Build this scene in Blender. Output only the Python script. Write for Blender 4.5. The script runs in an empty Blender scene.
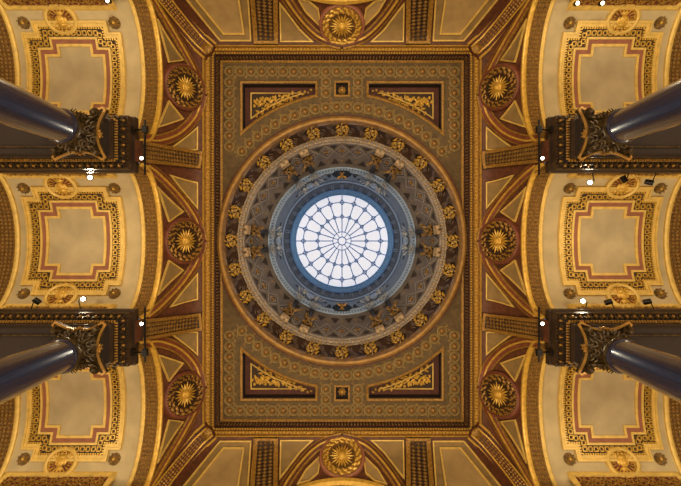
import bpy, math, random
from math import sin, cos, pi, sqrt, radians
from mathutils import Vector, Matrix, geometry
random.seed(7)
S = bpy.context.scene
COL = S.collection
U, EYE, F = 0.02, 1.5, 380.0          # metres per unit, eye height, units of height per unit of depth
V = Vector

# ------------------------------------------------------------------ materials
def lin(h):
    h = h.lstrip('#'); r = []
    for i in (0, 2, 4):
        c = int(h[i:i+2], 16) / 255
        r.append(c/12.92 if c <= .04045 else ((c+.055)/1.055)**2.4)
    return r
MATS = {}
def mat(name, col, rough=.6, metal=0., var=.18, nscale=3., bump=0., bscale=40., coat=0., col2=None, emit=None, estr=1.):
    if name in MATS: return MATS[name]
    m = bpy.data.materials.new(name); m.use_nodes = True
    nt = m.node_tree; N = nt.nodes; L = nt.links
    b = N['Principled BSDF']
    b.inputs['Roughness'].default_value = rough; b.inputs['Metallic'].default_value = metal
    b.inputs['Coat Weight'].default_value = coat; b.inputs['Coat Roughness'].default_value = .08
    tc = N.new('ShaderNodeTexCoord'); no = N.new('ShaderNodeTexNoise')
    no.inputs['Scale'].default_value = nscale; no.inputs['Detail'].default_value = 5
    L.new(tc.outputs['Object'], no.inputs['Vector'])
    c = lin(col); mx = N.new('ShaderNodeMix'); mx.data_type = 'RGBA'
    c2 = lin(col2) if col2 else [x*(1-2*var) for x in c]
    c1 = c if col2 else [min(1, x*(1+var)) for x in c]
    mx.inputs['A'].default_value = (*c1, 1); mx.inputs['B'].default_value = (*c2, 1)
    rp = N.new('ShaderNodeMapRange'); rp.inputs['From Min'].default_value = .3; rp.inputs['From Max'].default_value = .72
    L.new(no.outputs['Fac'], rp.inputs['Value']); L.new(rp.outputs['Result'], mx.inputs['Factor'])
    L.new(mx.outputs['Result'], b.inputs['Base Color'])
    if bump:
        vo = N.new('ShaderNodeTexVoronoi'); vo.inputs['Scale'].default_value = bscale
        L.new(tc.outputs['Object'], vo.inputs['Vector'])
        bp = N.new('ShaderNodeBump'); bp.inputs['Strength'].default_value = bump; bp.inputs['Distance'].default_value = .02
        L.new(vo.outputs['Distance'], bp.inputs['Height']); L.new(bp.outputs['Normal'], b.inputs['Normal'])
    if emit:
        b.inputs['Emission Color'].default_value = (*lin(emit), 1); b.inputs['Emission Strength'].default_value = estr
    MATS[name] = m; return m
CREAM  = mat('vault plaster', '#bcab80', .75, 0, .10, 2.5)
FIELD  = mat('panel plaster', '#b3a27b', .75, 0, .12, 1.6)
GOLD   = mat('bright gilding', '#d6ac46', .38, .25, .15, 14)
PGOLD  = mat('pale gilding', '#dfbd62', .45, .12, .10, 9)
OGOLD  = mat('old gilding', '#a57c33', .45, .25, .30, 22, .4, 30)
BGOLD  = mat('brown gilding', '#76531f', .5, .2, .35, 26, .7, 26)
RED    = mat('oxblood paint', '#623820', .6, 0, .22, 9)
STRIPE = mat('rose red paint', '#965f44', .65, 0, .10, 8)
OLIVE  = mat('olive paint', '#62502d', .65, 0, .18, 8, .3, 24)
TAN    = mat('olive tan plaster', '#8d7445', .7, 0, .12, 4)
KHAKI  = mat('khaki plaster', '#a58a57', .7, 0, .10, 4)
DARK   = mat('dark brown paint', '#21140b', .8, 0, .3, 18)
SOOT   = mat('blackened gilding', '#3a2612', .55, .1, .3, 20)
ENT    = mat('dark walnut paint', '#362718', .5, 0, .2, 9)
BRONZE = mat('dark bronze', '#4a3b21', .42, .45, .5, 20)
GRAN   = mat('polished granite', '#20243c', .27, 0., .35, 60, 0, 40, 1.)
DOME   = mat('dome stucco', '#88807a', .7, 0, .14, 5)
DOMEL  = mat('dome moulding', '#a2988c', .6, 0, .12, 7)
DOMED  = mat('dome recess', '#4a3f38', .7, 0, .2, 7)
UMBER  = mat('umber stucco', '#4d3626', .65, 0, .3, 9)
LILAC  = mat('frond stucco', '#7c6754', .6, .05, .3, 12)
BEAD   = mat('cream beading', '#c2ac8a', .5, .05, .15, 10)
LANT   = mat('daylight-tinted lantern stucco', '#7588a0', .6, 0, .12, 5)  # blue-grey stucco with bluish daylight put into the base colour
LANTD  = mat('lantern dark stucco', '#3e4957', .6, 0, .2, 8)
LANTW  = mat('daylight-tinted white moulding', '#a9c6ec', .5, 0, .08, 8)  # white moulding, blue of the daylight mixed into its colour
BLUE   = mat('sky-tinted blue iron', '#74b4f4', .45, 0, .1, 12)  # skylight frame: sky glow worked into the pale blue
BAR    = mat('sky-tinted glazing bar', '#4a8fe2', .45, 0, .1, 12)  # bars lightened and blued in colour to stand for sky glow
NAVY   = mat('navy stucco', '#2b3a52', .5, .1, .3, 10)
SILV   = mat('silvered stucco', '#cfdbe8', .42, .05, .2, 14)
BLACK  = mat('black metal', '#15120f', .4, .3, .1, 9)
FLOOR  = mat('stone floor', '#a58b68', .5, 0, .12, 1.5)
WALL   = mat('lower wall paint', '#8d6a3f', .7, 0, .12, 1.5)
GLASS  = mat('frosted glass', '#dfe3ea', .5, 0, .03, 2, emit='#e3e7f2', estr=.72)
LENS   = mat('lit lamp lens', '#fff3d8', .4, 0, .02, 2, emit='#fff0d0', estr=14)

# ------------------------------------------------------------------ mesh builder (units; scaled by U when built)
class MB:
    def __init__(s, xf=None): s.v = []; s.f = []; s.m = []; s.xf = xf
    def add(s, vs, fs, mi=0):
        o = len(s.v); s.v += [V(p) for p in vs]
        for f in fs: s.f.append([i+o for i in f]); s.m.append(mi)
        return s
    def box(s, c, x, y, z, mi=0):
        c, x, y, z = V(c), V(x), V(y), V(z)
        vs = [c+a*x+b*y+d*z for a in (-1, 1) for b in (-1, 1) for d in (-1, 1)]
        return s.add(vs, [(0,1,3,2),(4,6,7,5),(0,4,5,1),(2,3,7,6),(0,2,6,4),(1,5,7,3)], mi)
    def abox(s, lo, hi, mi=0):
        c = [(a+b)/2 for a, b in zip(lo, hi)]; h = [(b-a)/2 for a, b in zip(lo, hi)]
        return s.box(c, (h[0],0,0), (0,h[1],0), (0,0,h[2]), mi)
    def stud(s, c, x, y, n, k=.6, mi=0):       # a bead: block tapering along n
        c, x, y, n = V(c), V(x), V(y), V(n)
        vs = [c-x-y, c+x-y, c+x+y, c-x+y] + [c+n+k*p for p in (-x-y, x-y, x+y, -x+y)]
        return s.add(vs, [(0,1,5,4),(1,2,6,5),(2,3,7,6),(3,0,4,7),(4,5,6,7)], mi)
    def sphere(s, c, r, x=V((1,0,0)), y=V((0,1,0)), z=V((0,0,1)), a=8, b=5, mi=0):
        c = V(c)
        if not isinstance(r, (tuple, list)): r = (r, r, r)
        vs = [c+z*r[2]]
        for i in range(1, b):
            for j in range(a):
                t, p = pi*i/b, 2*pi*j/a
                vs.append(c + x*(r[0]*sin(t)*cos(p)) + y*(r[1]*sin(t)*sin(p)) + z*(r[2]*cos(t)))
        vs.append(c-z*r[2]); fs = []
        for j in range(a):
            fs.append((0, 1+j, 1+(j+1) % a)); k = 1+(b-2)*a
            fs.append((len(vs)-1, k+(j+1) % a, k+j))
            for i in range(b-2): q = 1+i*a; fs.append((q+j, q+a+j, q+a+(j+1) % a, q+(j+1) % a))
        return s.add(vs, fs, mi)
    def lathe(s, prof, n=48, c=(0,0,0), x=V((1,0,0)), y=V((0,1,0)), z=V((0,0,1)), mi=0, closed=False, ex=1., ey=1.):
        c = V(c); vs = []; k = len(prof)
        for j in range(n):
            p = 2*pi*j/n
            for r, h in prof: vs.append(c + x*(r*cos(p)*ex) + y*(r*sin(p)*ey) + z*h)
        fs = [(j*k+i, j*k+(i+1) % k, ((j+1) % n)*k+(i+1) % k, ((j+1) % n)*k+i) for j in range(n) for i in range(k if closed else k-1)]
        return s.add(vs, fs, mi)
    def sweep(s, P, N, prof, closed=False, mi=0):
        P = [V(p) for p in P]; n = len(P); k = len(prof); vs = []
        for i in range(n):
            a = P[i]-P[i-1] if (closed or i > 0) else P[1]-P[0]
            b = P[(i+1) % n]-P[i] if (closed or i < n-1) else P[-1]-P[-2]
            a = a.normalized(); b = b.normalized(); nn = V(N[i]).normalized()
            t = a+b; t = t.normalized() if t.length > 1e-6 else b
            sd = t.cross(nn)
            if sd.length < 1e-6: sd = V((1,0,0))
            sd.normalize(); s1 = b.cross(nn); s1 = s1.normalized() if s1.length > 1e-6 else sd
            sc = 1/max(.35, sd.dot(s1))
            for w, h in prof: vs.append(P[i]+sd*(w*sc)+nn*h)
        fs = [(i*k+j, i*k+(j+1) % k, ((i+1) % n)*k+(j+1) % k, ((i+1) % n)*k+j) for i in range(n if closed else n-1) for j in range(k)]
        if not closed: fs += [tuple(range(k)), tuple(range((n-1)*k, n*k))]
        return s.add(vs, fs, mi)
    def tube(s, P, r, n=6, closed=False, mi=0, up=(0.01,0.02,1)):
        prof = [(r*cos(2*pi*i/n), r*sin(2*pi*i/n)) for i in range(n)]
        return s.sweep(P, [up]*len(P), prof, closed, mi)
    def patch(s, A, B, m=4, mi=0):
        n = len(A); vs = []
        for a, b in zip(A, B):
            for j in range(m+1): vs.append(V(a).lerp(V(b), j/m))
        return s.add(vs, [(i*(m+1)+j, i*(m+1)+j+1, (i+1)*(m+1)+j+1, (i+1)*(m+1)+j) for i in range(n-1) for j in range(m)], mi)
    def leaf(s, c, d, n, l, w, curl=.3, th=.5, mi=0):   # pointed leaf with a raised midrib, curling along n
        c, d, n = V(c), V(d).normalized(), V(n).normalized()
        n = (n-d*n.dot(d)).normalized(); q = d.cross(n); rows = []
        for t, k in ((0,.25),(.3,.9),(.6,1.),(.85,.55),(1,.05)):
            o = c+d*(l*t)+n*(curl*l*t*t); rows.append((o-q*(w*k), o+n*th, o+q*(w*k), o-n*th*.6))
        vs = [p for r in rows for p in r]
        fs = [(i*4+j, i*4+(j+1) % 4, i*4+4+(j+1) % 4, i*4+4+j) for i in range(4) for j in range(4)]
        return s.add(vs, fs+[(3,2,1,0),(16,17,18,19)], mi)
    def mesh(s, name, mats, off=(0,0,0), smooth=35, world=True):
        me = bpy.data.meshes.new(name); o = V(off)
        vs = [s.xf(p) if s.xf else p for p in s.v]
        me.from_pydata([(p-o)*U for p in vs], [], s.f)
        for m in (mats if isinstance(mats, (list, tuple)) else [mats]): me.materials.append(m)
        me.polygons.foreach_set('material_index', s.m)
        me.polygons.foreach_set('use_smooth', [True]*len(s.f))
        me.update()
        me.set_sharp_from_angle(angle=radians(smooth))
        return me
def W(p): return V((p[0]*U, p[1]*U, EYE+p[2]*U))
def tag(o, label=None, cat=None, group=None, kind=None):
    for k, v in (('label', label), ('category', cat), ('group', group), ('kind', kind)):
        if v: o[k] = v
    return o
def thing(name, label, cat, loc, group=None):
    o = bpy.data.objects.new(name, None); o.empty_display_size = .1; COL.objects.link(o); o.location = W(loc)
    o['uloc'] = tuple(loc); return tag(o, label, cat, group)
def part(root, name, mb, mats, parent=None, label=None):
    o = bpy.data.objects.new(name, mb.mesh(name, mats, root['uloc'])); COL.objects.link(o); o.parent = parent or root
    return tag(o, label)
def solo(name, mb, mats, label, cat, group=None, loc=(0,0,0)):
    o = bpy.data.objects.new(name, mb.mesh(name, mats, loc)); COL.objects.link(o); o.location = W(loc)
    return tag(o, label, cat, group)
def struct(name, mb, mats, parent=None):
    o = bpy.data.objects.new(name, mb.mesh(name, mats)); COL.objects.link(o)
    if parent: o.parent = parent
    else: o.location = W((0,0,0)); o['kind'] = 'structure'
    return o
def inst(name, label, cat, group, P, X, Y, Z, parts):
    """a thing placed in a local frame; parts = [(name, mesh, [(sub name, mesh)], label)]"""
    M = Matrix((X, Y, Z)).transposed().to_4x4(); M.translation = W(P)
    if len(parts) == 1 and parts[0][0] is None: r = bpy.data.objects.new(name, parts[0][1])
    else: r = bpy.data.objects.new(name, None); r.empty_display_size = .05
    COL.objects.link(r); r.matrix_world = M; tag(r, label, cat, group)
    for p in parts:
        if p[0] is None: parent = r
        else:
            parent = bpy.data.objects.new(p[0], p[1]); COL.objects.link(parent); parent.parent = r
            if len(p) > 3 and p[3]: parent['label'] = p[3]
        for sn, sm in (p[2] if len(p) > 2 else []):
            q = bpy.data.objects.new(sn, sm); COL.objects.link(q); q.parent = parent
    return r
def frame(n, up):
    n = V(n).normalized(); y = V(up); y = (y-n*y.dot(n)).normalized(); return y.cross(n), y, n
def mir(sx, sy): return lambda p: V((p[0]*sx, p[1]*sy, p[2]))
def HV(sx, sy):
    return {(-1,-1):'upper left', (1,-1):'upper right', (-1,1):'lower left', (1,1):'lower right', (-1,0):'left', (1,0):'right', (0,-1):'top', (0,1):'bottom'}[(sx, sy)]
def resample(P, step, closed=False):
    """points with tangents every step along a polyline"""
    P = [V(p) for p in P]
    if closed: P = P+[P[0]]
    tot = sum((b-a).length for a, b in zip(P, P[1:])); n = max(1, round(tot/step)); st = tot/n; out = []; acc = 0; tgt = st/2
    for a, b in zip(P, P[1:]):
        L = (b-a).length
        while tgt <= acc+L and L > 0:
            out.append((a.lerp(b, (tgt-acc)/L), (b-a).normalized())); tgt += st
        acc += L
    return out
def smoothpath(K, n=8):
    K = [V((*k, 0)) if len(k) == 2 else V(k) for k in K]; out = []
    for i in range(len(K)-1):
        p0 = K[i-1] if i else K[0]*2-K[1]; p1, p2 = K[i], K[i+1]; p3 = K[i+2] if i+2 < len(K) else p2*2-p1
        for j in range(n):
            t = j/n; out.append(.5*((2*p1)+(p2-p0)*t+(2*p0-5*p1+4*p2-p3)*t*t+(3*p1-p0-3*p2+p3)*t**3))
    return out+[K[-1]]

# ------------------------------------------------------------------ the place
TC = 1.34                                   # flat ceiling
CX, CY, CT, CD = 178., 250., 1.28, 29.      # cornice outer edge, cove reach
AX = CX+CD                                  # face of the side arches
AY = CY+CD
BAYS = ((0., 'middle'), (182.5, 'lower'), (-182.5, 'upper'))
def cove_d(t): return CD if t <= 1.06 else CD*sqrt(max(0, 1-((t-1.06)/.22)**2))
def cove_t(off, base):                      # depth on the cove at the given tangent (offset over depth)
    lo, hi = 1.06, CT
    if off >= (base+CD)/1.06: return (base+CD)/off
    if off <= base/CT: return CT
    for _ in range(40):
        m = (lo+hi)/2
        if (base+cove_d(m))/m > off: lo = m
        else: hi = m
    return lo
def cove_n(t):
    d = 1e-3; a, b = cove_d(t-d), cove_d(min(CT, t+d)); dx, dz = b-a, F*(min(CT, t+d)-t+d)
    n = V((-dz, 0, dx)); return n.normalized()
def side(a, Y, h=0):                        # side cove, canonical +X: point and normal
    t = cove_t(a, CX); n = cove_n(t); p = V((CX+cove_d(t), Y, F*t))+n*h; return p, n
def topc(a, b, h=0):                        # end cove, canonical +Y; a = tangent in x
    t = cove_t(b, CY); n0 = cove_n(t); n = V((0, n0.x, n0.z)); return V((a*t, CY+cove_d(t), F*t))+n*h, n
VS, VR, VH = 1.03, 80., .11*F               # vault spring depth, half width, rise
def arch_t(y): return VS+.11*sqrt(max(0, 1-(y/VR)**2))
def vault(X, y, Yc=0, h=0):
    c = sqrt(max(1e-4, 1-(y/VR)**2)); n = V((0, -y/VR/VR, -c/VH)); n.normalize()
    return V((X, Yc+y, F*VS+VH*c))+n*h, n

# ---- flat ceiling with dome opening and sunk panels
def spandrel(d, n=14):                      # outline of a corner panel, tangent space, inset d
    R = 146+d; a1 = 102-d; top = 160-d; a0 = 24+d
    if R*R-a0*a0 > top*top: a0 = sqrt(R*R-top*top)
    P = [(a0, top), (a1, top)]
    t1, t0 = math.atan2(sqrt(R*R-a1*a1), a1), math.atan2(sqrt(R*R-a0*a0), a0)
    for i in range(n+1):
        t = t1+(t0-t1)*i/n; P.append((R*cos(t), R*sin(t)))
    if abs(P[-1][1]-top) < .05: P.pop()
    return P
def flat(P, sx, sy, z, k=TC): return [V((p[0]*k*sx, p[1]*k*sy, z)) for p in P]
zc = F*TC
ceil = MB()
outer = [V((x, y, zc)) for x, y in ((-166,-243),(166,-243),(166,243),(-166,243))]
holes = [[V((157*cos(2*pi*i/96), 157*sin(2*pi*i/96), zc)) for i in range(96)]]
for sx in (-1, 1):
    for sy in (-1, 1): holes.append(flat(spandrel(3), sx, sy, zc))
for sy in (-1, 1): holes.append([V((x*TC, sy*(152+y)*TC, zc)) for x, y in ((-6,-6),(6,-6),(6,6),(-6,6))])
loops = [outer]+holes; allv = [p for l in loops for p in l]
edges = []; o = 0
for l in loops: edges += [(o+i, o+(i+1) % len(l)) for i in range(len(l))]; o += len(l)
cv, ce, cf, *_ = geometry.delaunay_2d_cdt([V((p.x, p.y)) for p in allv], edges, [], 0, 1e-4)
def inside(P, x, y):
    c = False
    for i in range(len(P)):
        a, b = P[i-1], P[i]
        if (a.y > y) != (b.y > y) and x < (b.x-a.x)*(y-a.y)/(b.y-a.y)+a.x: c = not c
    return c
keep = []
for f in cf:
    mx = sum(cv[i].x for i in f)/len(f); my = sum(cv[i].y for i in f)/len(f)
    if not any(inside(h, mx, my) for h in holes): keep.append(f)
ceil.add([(p.x, p.y, zc) for p in cv], keep)
ceil_o = struct('ceiling', ceil, OLIVE)
edge = MB()                                  # gilt fillets that frame the rosette field
DN = V((0, 0, -1))
for x, y, w in ((159.8, 239, .6),):
    if x > 150: edge.sweep([(-x,-y,zc),(x,-y,zc),(x,y,zc),(-x,y,zc)], [DN]*4, [(-w,0),(w,0),(w,1.4),(-w,1.4)], True)
struct('trim_1', edge, OGOLD)

# ---- rosettes
mb = MB(); mb.lathe([(5.5,0),(5.6,1.3),(6.1,1.9),(6.9,1.7),(7.1,0)], 20); mb.lathe([(4.1,0),(4.2,.9),(4.7,.9),(4.8,0)], 20); m_ring = mb.mesh('ring', mat('ring gilding', '#a08852', .6, .1, .15, 10))
mb = MB(); mb.lathe([(3.6,0),(3.4,1.0),(2.2,2.2),(0.01,2.9)], 12)
for k in range(8): mb.leaf((2.4*cos(k*pi/4), 2.4*sin(k*pi/4), .3), (cos(k*pi/4), sin(k*pi/4), 0), (0,0,1), 2.2, .8, .1, .6)
m_boss = mb.mesh('boss', [mat('rosette gilding', '#8f6a34', .45, .2, .25, 20)])
mb = MB(); mb.lathe([(1.3,1.8),(1.2,3.0),(.02,3.7)], 8); m_tip = mb.mesh('tip', mat('tip gilding', '#b48c48', .42, .25, .15, 14))
spots = []
for sy in (-1, 1):
    for k in range(11):
        for sx in (-1, 1): spots.append((sx*(5.35+10.7*k), sy*169.3))
    for k in range(1, 8):
        for sx in (-1, 1): spots.append((sx*112.4, sy*(169.3-10.7*k)))
    for k in (1, 2):
        for sx in (-1, 1): spots.append((sx*16, sy*(169.3-10.7*k)))
    for k in range(11):
        t = radians(2.29+4.575*k)
        for sx in (-1, 1): spots.append((sx*134.2*sin(t), sy*134.2*cos(t)))
for a, b in spots:
    inst('ceiling_rosette', 'small round gilt rosette in a ringed chain on the olive flat ceiling', 'rosette', 'chain of rosettes on the flat ceiling',
         (a*TC, b*TC, zc), V((1,0,0)), V((0,-1,0)), DN, [('ring', m_ring), ('boss', m_boss, [('tip', m_tip)])])
# lens shaped links between the rings
lk = MB()
for a, b in spots:
    for t in range(4):
        an = pi/4+t*pi/2; c = V((a*TC+9.2*cos(an), b*TC+9.2*sin(an), zc))
        if sqrt(c.x**2+c.y**2) > 168 and abs(c.x) < 157 and abs(c.y) < 236: lk.stud(c, (2.2*cos(an),2.2*sin(an),0), (-1.6*sin(an),1.6*cos(an),0), (0,0,-1.6), .3)
struct('ceiling_links', lk, TAN, ceil_o)

# ---- sunk corner panels and the two flower squares
def flourish(mb, P, D, n, L, side_, seed, sc=1., mi=0, my=0):
    """scrolling stem with leaves and berries lying on a plane with normal n"""
    rnd = random.Random(seed); D = V(D).normalized(); n = V(n); Q = n.cross(D)
    for i in range(int(L/(3.1*sc))):
        x = i*3.1*sc; s_ = 1 if i % 2 else -1; w = side_(x/L)
        if w <= .6: continue
        c = V(P)+D*x+Q*(w*.5*rnd.uniform(-.5,.5)); an = rnd.uniform(.4,1.3)*s_
        mb.leaf(c, D*cos(an)+Q*sin(an), n, min(6*sc, .9*w+1), 1.3*sc, .25, .7*sc, mi)
        if w > 2: mb.sphere(c+Q*(w*.38*s_)+n*.8*sc+D*rnd.uniform(-1,1), 1.05*sc*rnd.uniform(.8,1.25), a=6, b=4, mi=my)
        if w > 5: mb.leaf(c+Q*(w*.3*s_), -D*.3+Q*s_, n, .42*w, 1.5*sc, .3, .7*sc, mi)
DEP = 12.
for sx in (-1, 1):
    for sy in (-1, 1):
        hv = HV(sx, sy); c = flat([(75, 145)], sx, sy, zc)[0]
        r = thing('spandrel_panel', f'sunk curved triangular gilt-leaf panel in the flat ceiling, {hv} of the dome', 'panel', c, 'sunk corner panels round the dome')
        b = MB(); P = flat(spandrel(0), sx, sy, zc); b.sweep(P, [DN]*len(P), [(-sx*sy*3.2,0),(-sx*sy*3.2,1.2),(-sx*sy*1.2,2.0),(0,1.0),(0,0)], True); part(r, 'frame_moulding', b, OGOLD)
        A, B = flat(spandrel(3), sx, sy, zc), flat(spandrel(3), sx, sy, zc+DEP); n = len(A)
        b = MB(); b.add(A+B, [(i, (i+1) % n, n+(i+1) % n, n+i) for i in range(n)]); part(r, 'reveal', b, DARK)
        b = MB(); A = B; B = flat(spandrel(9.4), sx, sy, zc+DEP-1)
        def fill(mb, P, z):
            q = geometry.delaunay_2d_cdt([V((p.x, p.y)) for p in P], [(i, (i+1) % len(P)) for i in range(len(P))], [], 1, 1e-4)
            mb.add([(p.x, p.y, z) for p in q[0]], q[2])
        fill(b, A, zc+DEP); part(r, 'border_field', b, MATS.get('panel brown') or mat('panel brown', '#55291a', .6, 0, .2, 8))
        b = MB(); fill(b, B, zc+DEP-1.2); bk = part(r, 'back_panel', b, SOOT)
        b = MB(); b.sweep(B, [DN]*len(B), [(-.7,0),(-.7,2),(.7,2),(.7,0)], True); part(r, 'gilt_line', b, PGOLD)
        b = MB(); k = (TC+DEP/F)*.985
        P0 = V((88*k*sx, 134*k*sy, zc+DEP-1.5)); dr = V((-sx*.93, sy*.30, 0))
        flourish(b, P0, dr, DN, 62*k, lambda x: 15*(1-x)**1.1+1.5, 3, 1.35)
        flourish(b, P0+V((0, sy*9, 0)), V((-sx, 0, 0)), DN, 55*k, lambda x: 11*(1-x), 9, 1.2)
        part(r, 'foliage_relief', b, GOLD)
for sy in (-1, 1):
    c = V((0, sy*152*TC, zc)); q = 6*TC
    r = thing('flower_panel', f'small square sunk panel with one gilt flower, {"above" if sy < 0 else "below"} the dome', 'panel', c, 'square flower panels')
    sq = lambda h, z: [c+V((x*h, y*h, z)) for x, y in ((-1,-1),(1,-1),(1,1),(-1,1))]
    b = MB(); b.sweep(sq(q+1.4, 0), [DN]*4, [(-1.2,0),(-1.2,1.4),(1.2,1.4),(1.2,0)], True); part(r, 'frame_moulding', b, OGOLD)
    b = MB(); b.add(sq(q, 0)+sq(q, 6), [(0,1,5,4),(1,2,6,5),(2,3,7,6),(3,0,4,7),(4,5,6,7)]); part(r, 'recess', b, DARK)
    b = MB()
    for k in range(8): b.leaf(c+V((0,0,5.4)), (cos(k*pi/4), sin(k*pi/4), 0), DN, 5.6, 2.0, .2, .8)
    fl = part(r, 'petals', b, OGOLD); b = MB(); b.sphere(c+V((0,0,4)), 1.9); part(r, 'flower_centre', b, GOLD, fl)

# ---- cornice of the flat ceiling: nested rectangles
def rect(s_, t): return (161+17*s_, 240+10*s_, F*t)
def rect_pts(s_, t):
    x, y, z = rect(s_, t); return [V((-x,-y,z)), V((x,-y,z)), V((x,y,z)), V((-x,y,z))]
def rectband(mb, levels):
    vs = [p for l in levels for p in rect_pts(*l)]
    mb.add(vs, [(i*4+j, i*4+(j+1) % 4, i*4+4+(j+1) % 4, i*4+4+j) for i in range(len(levels)-1) for j in range(4)])
b = MB(); rectband(b, [(-.05,1.341),(-.05,1.334),(.05,1.332),(.1,1.334)]); cor = struct('trim_2', b, OGOLD)
b = MB(); rectband(b, [(.08,1.336),(.22,1.336),(.24,1.304),(.30,1.302)]); struct('cornice_reveal', b, mat('cornice red brown', '#3c1d10', .6, 0, .3, 14), cor)
b = MB(); rectband(b, [(.30,1.304),(.32,1.300),(.50,1.298),(.52,1.294)]); struct('cornice_chain_bed', b, BGOLD, cor)
b = MB(); rectband(b, [(.52,1.297),(.53,1.290),(.58,1.290),(.60,1.294),(.86,1.290),(.87,1.284),(.94,1.2795),(1.0,1.279),(1.04,1.283)]); struct('cornice_gilt_bed', b, OGOLD, cor)
b = MB()
for s_, t, st, w in ((.41,1.299,3.4,1.35),(.73,1.292,4.4,1.9)):
    P = rect_pts(s_, t)
    for i in range(4):
        for p, d in resample([P[i], P[(i+1) % 4]], st): b.stud(p, d*(st*.36), V((d.y,-d.x,0))*(w*(1 if abs(d.y) > .5 else .75)), (0,0,-1.5), .5)
struct('cornice_beads', b, GOLD, cor)
b = MB()
for s_, t in ((.23,1.33),(.235,1.318)):
    P = rect_pts(s_, t)
    for i in range(4):
        for p, d in resample([P[i], P[(i+1) % 4]], 4.2): b.stud(p, d*1.2, (0,0,1.6), V((d.y,-d.x,0))*(-1.2), .6)
struct('cornice_dentils', b, BGOLD, cor)
b = MB(); rectband(b, [(.93,1.282),(.94,1.276),(1.0,1.276),(1.02,1.281)]); struct('cornice_edge', b, GOLD, cor)

# ---- coves and upper walls
def grid(mb, cols):
    k = len(cols[0]); mb.add([p for c in cols for p in c], [(i*k+j, i*k+j+1, (i+1)*k+j+1, (i+1)*k+j) for i in range(len(cols)-1) for j in range(k-1)])
NT = 16
for sx in (-1, 1):
    b = MB(mir(sx, 1)); cols = []
    ys = sorted(set([-AY+i*(2*AY)/186 for i in range(187)]+[Yc+s*VR for Yc, _ in BAYS for s in (-1, 1)]+[Yc+s*(VR+.01) for Yc, _ in BAYS for s in (-1, 1)]))
    for y in ys:
        tm = 1.0
        for Yc, _ in BAYS:
            if abs(y-Yc) <= VR: tm = max(tm, arch_t(y-Yc))
        dy = max(0, abs(y)-CY); tx = CT if dy <= 0 else (1.06+.22*sqrt(max(0, 1-(dy/CD)**2)))
        tx = max(tx, tm+.001)
        cols.append([V((CX+cove_d(t), y, F*t)) for t in [tm+(tx-tm)*(1-(1-i/NT)**1.6) for i in range(NT+1)]])
    grid(b, cols); struct('wall_left' if sx < 0 else 'wall_right', b, RED)
for sy in (-1, 1):
    b = MB(mir(1, sy)); cols = []
    EA, EC = 86., 1.148
    xs = sorted(set([-AX+i*(2*AX)/138 for i in range(139)]+[-EA, EA, -EA-.01, EA+.01]))
    for x in xs:
        tm = .95 if abs(x) > EA else .95+(EC-.95)*sqrt(max(0, 1-(x/EA)**2))
        dx = max(0, abs(x)-CX); tx = CT if dx <= 0 else (1.06+.22*sqrt(max(0, 1-(dx/CD)**2)))
        cols.append([V((x, CY+cove_d(t), F*t)) for t in [tm+(max(tx, tm+.001)-tm)*(1-(1-i/NT)**1.6) for i in range(NT+1)]])
    grid(b, cols); wl = struct('wall_back' if sy < 0 else 'wall_front', b, RED)
    b = MB(mir(1, sy)); [b.patch([V((x, AY+2, -EYE/U)) for x in q], [V((x, AY+2, F*tt)) for x in q], 2) for q, tt in (((-404, -86), 1.04), ((-86, 86), .95), ((86, 404), 1.04))]
    struct('wall_lower', b, WALL, wl)
    # arch over the end opening: soffit, back wall and gilt edge
    A = [(EA*sin(q), .95+(EC-.95)*cos(q)) for q in [(-1+i/24)*pi/2 for i in range(49)]]
    b = MB(mir(1, sy)); b.patch([V((x, CY+cove_d(t)-.5, F*t)) for x, t in A], [V((x, AY+90, F*t)) for x, t in A], 4); struct('wall_soffit', b, OGOLD, wl)
    b = MB(mir(1, sy)); b.patch([V((x, AY+90, F*t)) for x, t in A], [V((x, AY+90, F*.95)) for x, t in A], 2); struct('wall_end', b, CREAM, wl)
    P = [V((x, CY+cove_d(t), F*t)) for x, t in A]
    r = thing('end_arch_moulding', f'gilt arch edge under the sun medallion at the {"top" if sy < 0 else "bottom"} of the hall', 'moulding', P[24]*1 if sy > 0 else mir(1, sy)(P[24]), 'end arch mouldings')
    b = MB(mir(1, sy)); b.sweep(P, [V((0,-.8,-.6))]*len(P), [(-4,-2),(-4,2),(0,3.4),(4,2),(4,-2)]); part(r, 'gilt_moulding', b, GOLD)
    b = MB(mir(1, sy))
    for p, d in resample(P, 4.5): b.stud(p+V((0,4,-3.5)), d*1.6, V((0,1,0))*2, V((0,-.5,-1))*2)
    part(r, 'bead_row', b, OGOLD)

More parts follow.
